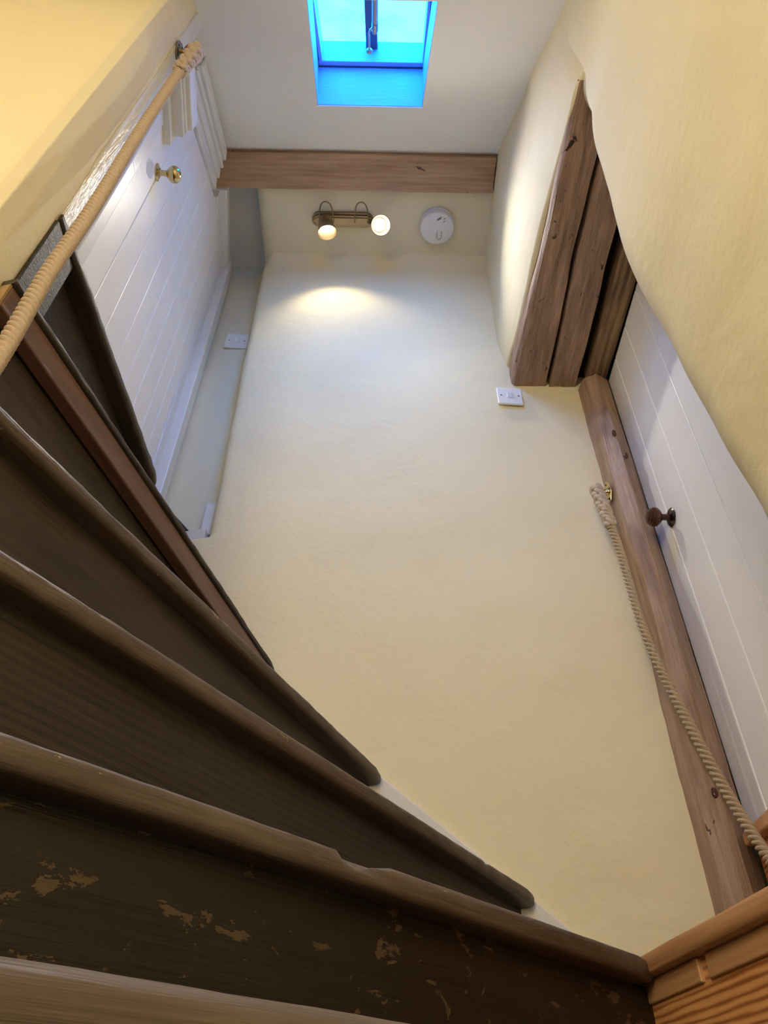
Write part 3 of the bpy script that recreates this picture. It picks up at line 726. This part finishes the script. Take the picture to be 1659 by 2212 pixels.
# ================================================================== SWITCHES
def switch(c, w, h, nrm, label, roll=0.0):
    c = V(c); n = V(nrm).normalized(); r = V((0, 0, 1)).cross(n).normalized(); z = V((0, 0, 1))
    s = empty('light_switch', c); tag(s, label, 'light switch', group='light switches')
    M3 = Matrix((r, z, n)).transposed().to_4x4()
    b = MB(); b.box((-w / 2, -h / 2, 0), (w / 2, h / 2, 0.008), M3); b.build('face_plate', PLASTIC, s, bevel=0.003, seg=3)
    b = MB(); b.slab([M3 @ V(p) for p in ((-0.011, -0.0125, 0.008), (0.011, -0.0125, 0.008), (0.011, 0.0125, 0.008), (-0.011, 0.0125, 0.008))], M3.to_3x3() @ V((0, 0, 0.0012)))
    ro = b.build('rocker_surround', PLASTIC, s, bevel=0.0006)
    b = MB(); b.add([M3 @ V(p) for p in ((-0.009, -0.010, 0.009), (0.009, -0.010, 0.009), (0.009, 0.010, 0.009), (-0.009, 0.010, 0.009), (-0.009, -0.010, 0.0105), (0.009, -0.010, 0.0105), (0.009, 0.010, 0.0150), (-0.009, 0.010, 0.0150))],
                    [(3, 2, 1, 0), (4, 5, 6, 7), (0, 1, 5, 4), (1, 2, 6, 5), (2, 3, 7, 6), (3, 0, 4, 7)]); b.build('rocker', PLASTIC, ro, bevel=0.0008)
    for sx in (-1, 1):
        MB().lathe([(0, 0.0078), (0.0032, 0.0078), (0.0030, 0.0088), (0, 0.009)], M3 @ V((sx * 0.030, 0, 0)), n, 14).build('screw', BRONZE, s, True, auto=50)
switch((0.419, 1.577, 2.004), 0.086, 0.086, (0.06, -1, 0), 'white light switch on the far wall under the lintel end')
switch((-0.588, 1.684, 2.452), 0.092, 0.090, (0.06, -1, 0), 'white light switch on the yellow recess wall beside the upper door')

# ================================================================== SPOTLIGHT BAR
sp = empty('spotlight_bar', (-0.190, 1.402, 2.922)); o0 = V(sp.location)
tag(sp, 'aged brass bar of two lit spotlights on the flat ceiling behind the beam', 'ceiling light')
b = MB(); pts = []
for sx, a0 in ((1, -pi / 2), (-1, pi / 2)):
    for i in range(13):
        a = a0 + pi * i / 12; pts.append((sx * 0.094 + 0.031 * cos(a), 0.031 * sin(a)))
b.prism(pts, -0.012, 0.0); b.prism([(x * 0.975, y * 0.74) for x, y in pts], -0.020, -0.012); b.prism([(x * 0.95, y * 0.5) for x, y in pts], -0.024, -0.020)
b.build('bar_plate', BRONZE, sp, bevel=0.002)
for bp, aim, px in ((BULB_L, AIM_L, -0.094), (BULB_R, AIM_R, 0.120)):
    front = bp - o0 + aim * 0.012; back = front - aim * 0.080
    b = MB(); b.lathe([(0.0, 0.0), (0.019, 0.001), (0.026, 0.006), (0.0285, 0.020), (0.031, 0.048), (0.0385, 0.079), (0.0400, 0.081), (0.0375, 0.0805), (0.0295, 0.050), (0.028, 0.048), (0.0, 0.0475)], back, aim, 40)
    h = b.build('lamp_head', BRONZE, sp, True, auto=40)
    MB().lathe([(0.0, 0.0), (0.0245, 0.0), (0.0255, 0.002), (0.020, 0.0045), (0.0, 0.006)], back + aim * 0.0495, aim, 28).build('bulb', BULB, h, True)
    piv = V((px * 0.9, 0.0, -0.022)); b = MB(); b.tube([piv + V((0, 0, 0.006)), piv.lerp(back + aim * 0.02, 0.6), back + aim * 0.02], 0.0055, 12); b.ell(piv, (V((0.009, 0, 0)), V((0, 0.009, 0)), V((0, 0, 0.009))), 14, 8)
    b.build('swivel_arm', BRONZE, h, True)
    xa, xb = (-0.093, -0.036) if px < 0 else (0.104, 0.050)
    b = MB(); cp = [V((lerp(xa, xb, i / 28) + 0.006 * sin(2 * pi * i / 28) * (1 if xa > xb else -1), 0.004 - 0.090 * sin(pi * i / 28) ** 0.6, -0.024 - 0.012 * sin(pi * i / 28))) for i in range(29)]
    cp = [piv.lerp(back, 0.7)] + cp if px < 0 else [back + aim * 0.01] + cp
    b.tube(cp, 0.0026, 8)
    b.build('cable', CABLE, h, True)

# ================================================================== SMOKE ALARM
sa = empty('smoke_alarm', (0.194, 1.418, 2.923)); tag(sa, 'round white smoke alarm on the flat ceiling right of the spotlights', 'smoke alarm')
dn = V((0, 0, -1)); Z0 = V((0, 0, 0))
MB().lathe([(0.0, 0.0), (0.071, 0.0), (0.072, 0.010), (0.070, 0.016), (0.0, 0.016)], Z0, dn, 56).build('base_ring', ALARM, sa, True, auto=40)
bd = MB().lathe([(0.0, 0.016), (0.067, 0.016), (0.0685, 0.018), (0.0685, 0.030), (0.066, 0.037), (0.062, 0.039), (0.0, 0.0395)], Z0, dn, 56).build('body', ALARM, sa, True, auto=40)
def flat(name, x, y, w, l, ang, mat):
    b = MB(); m = Matrix.Translation((x, y, -0.0402)) @ Matrix.Rotation(ang, 4, 'Z'); b.box((-l / 2, -w / 2, 0), (l / 2, w / 2, 0.0012), m); return b.build(name, mat, bd)
for x, y, l in ((0.006, -0.044, 0.020), (0.005, -0.039, 0.018), (0.027, -0.042, 0.008), (0.026, -0.030, 0.009)): flat('vent_slot', x, y, 0.0022, l, radians(-32), GREY)
pts = [V((0.000, 0.010, -0.0398))] + [V((0.009 - 0.009 * cos(pi * i / 14), 0.036 + 0.009 * sin(pi * i / 14), -0.0398)) for i in range(15)] + [V((0.018, 0.010, -0.0398))]
b = MB(); b.tube(pts, 0.0008, 6); b.build('test_button', GREY, bd, True)

# raise everything so that the floor lies at height zero
for o in bpy.data.objects:
    if o.parent is None: o.location.z += DATUM
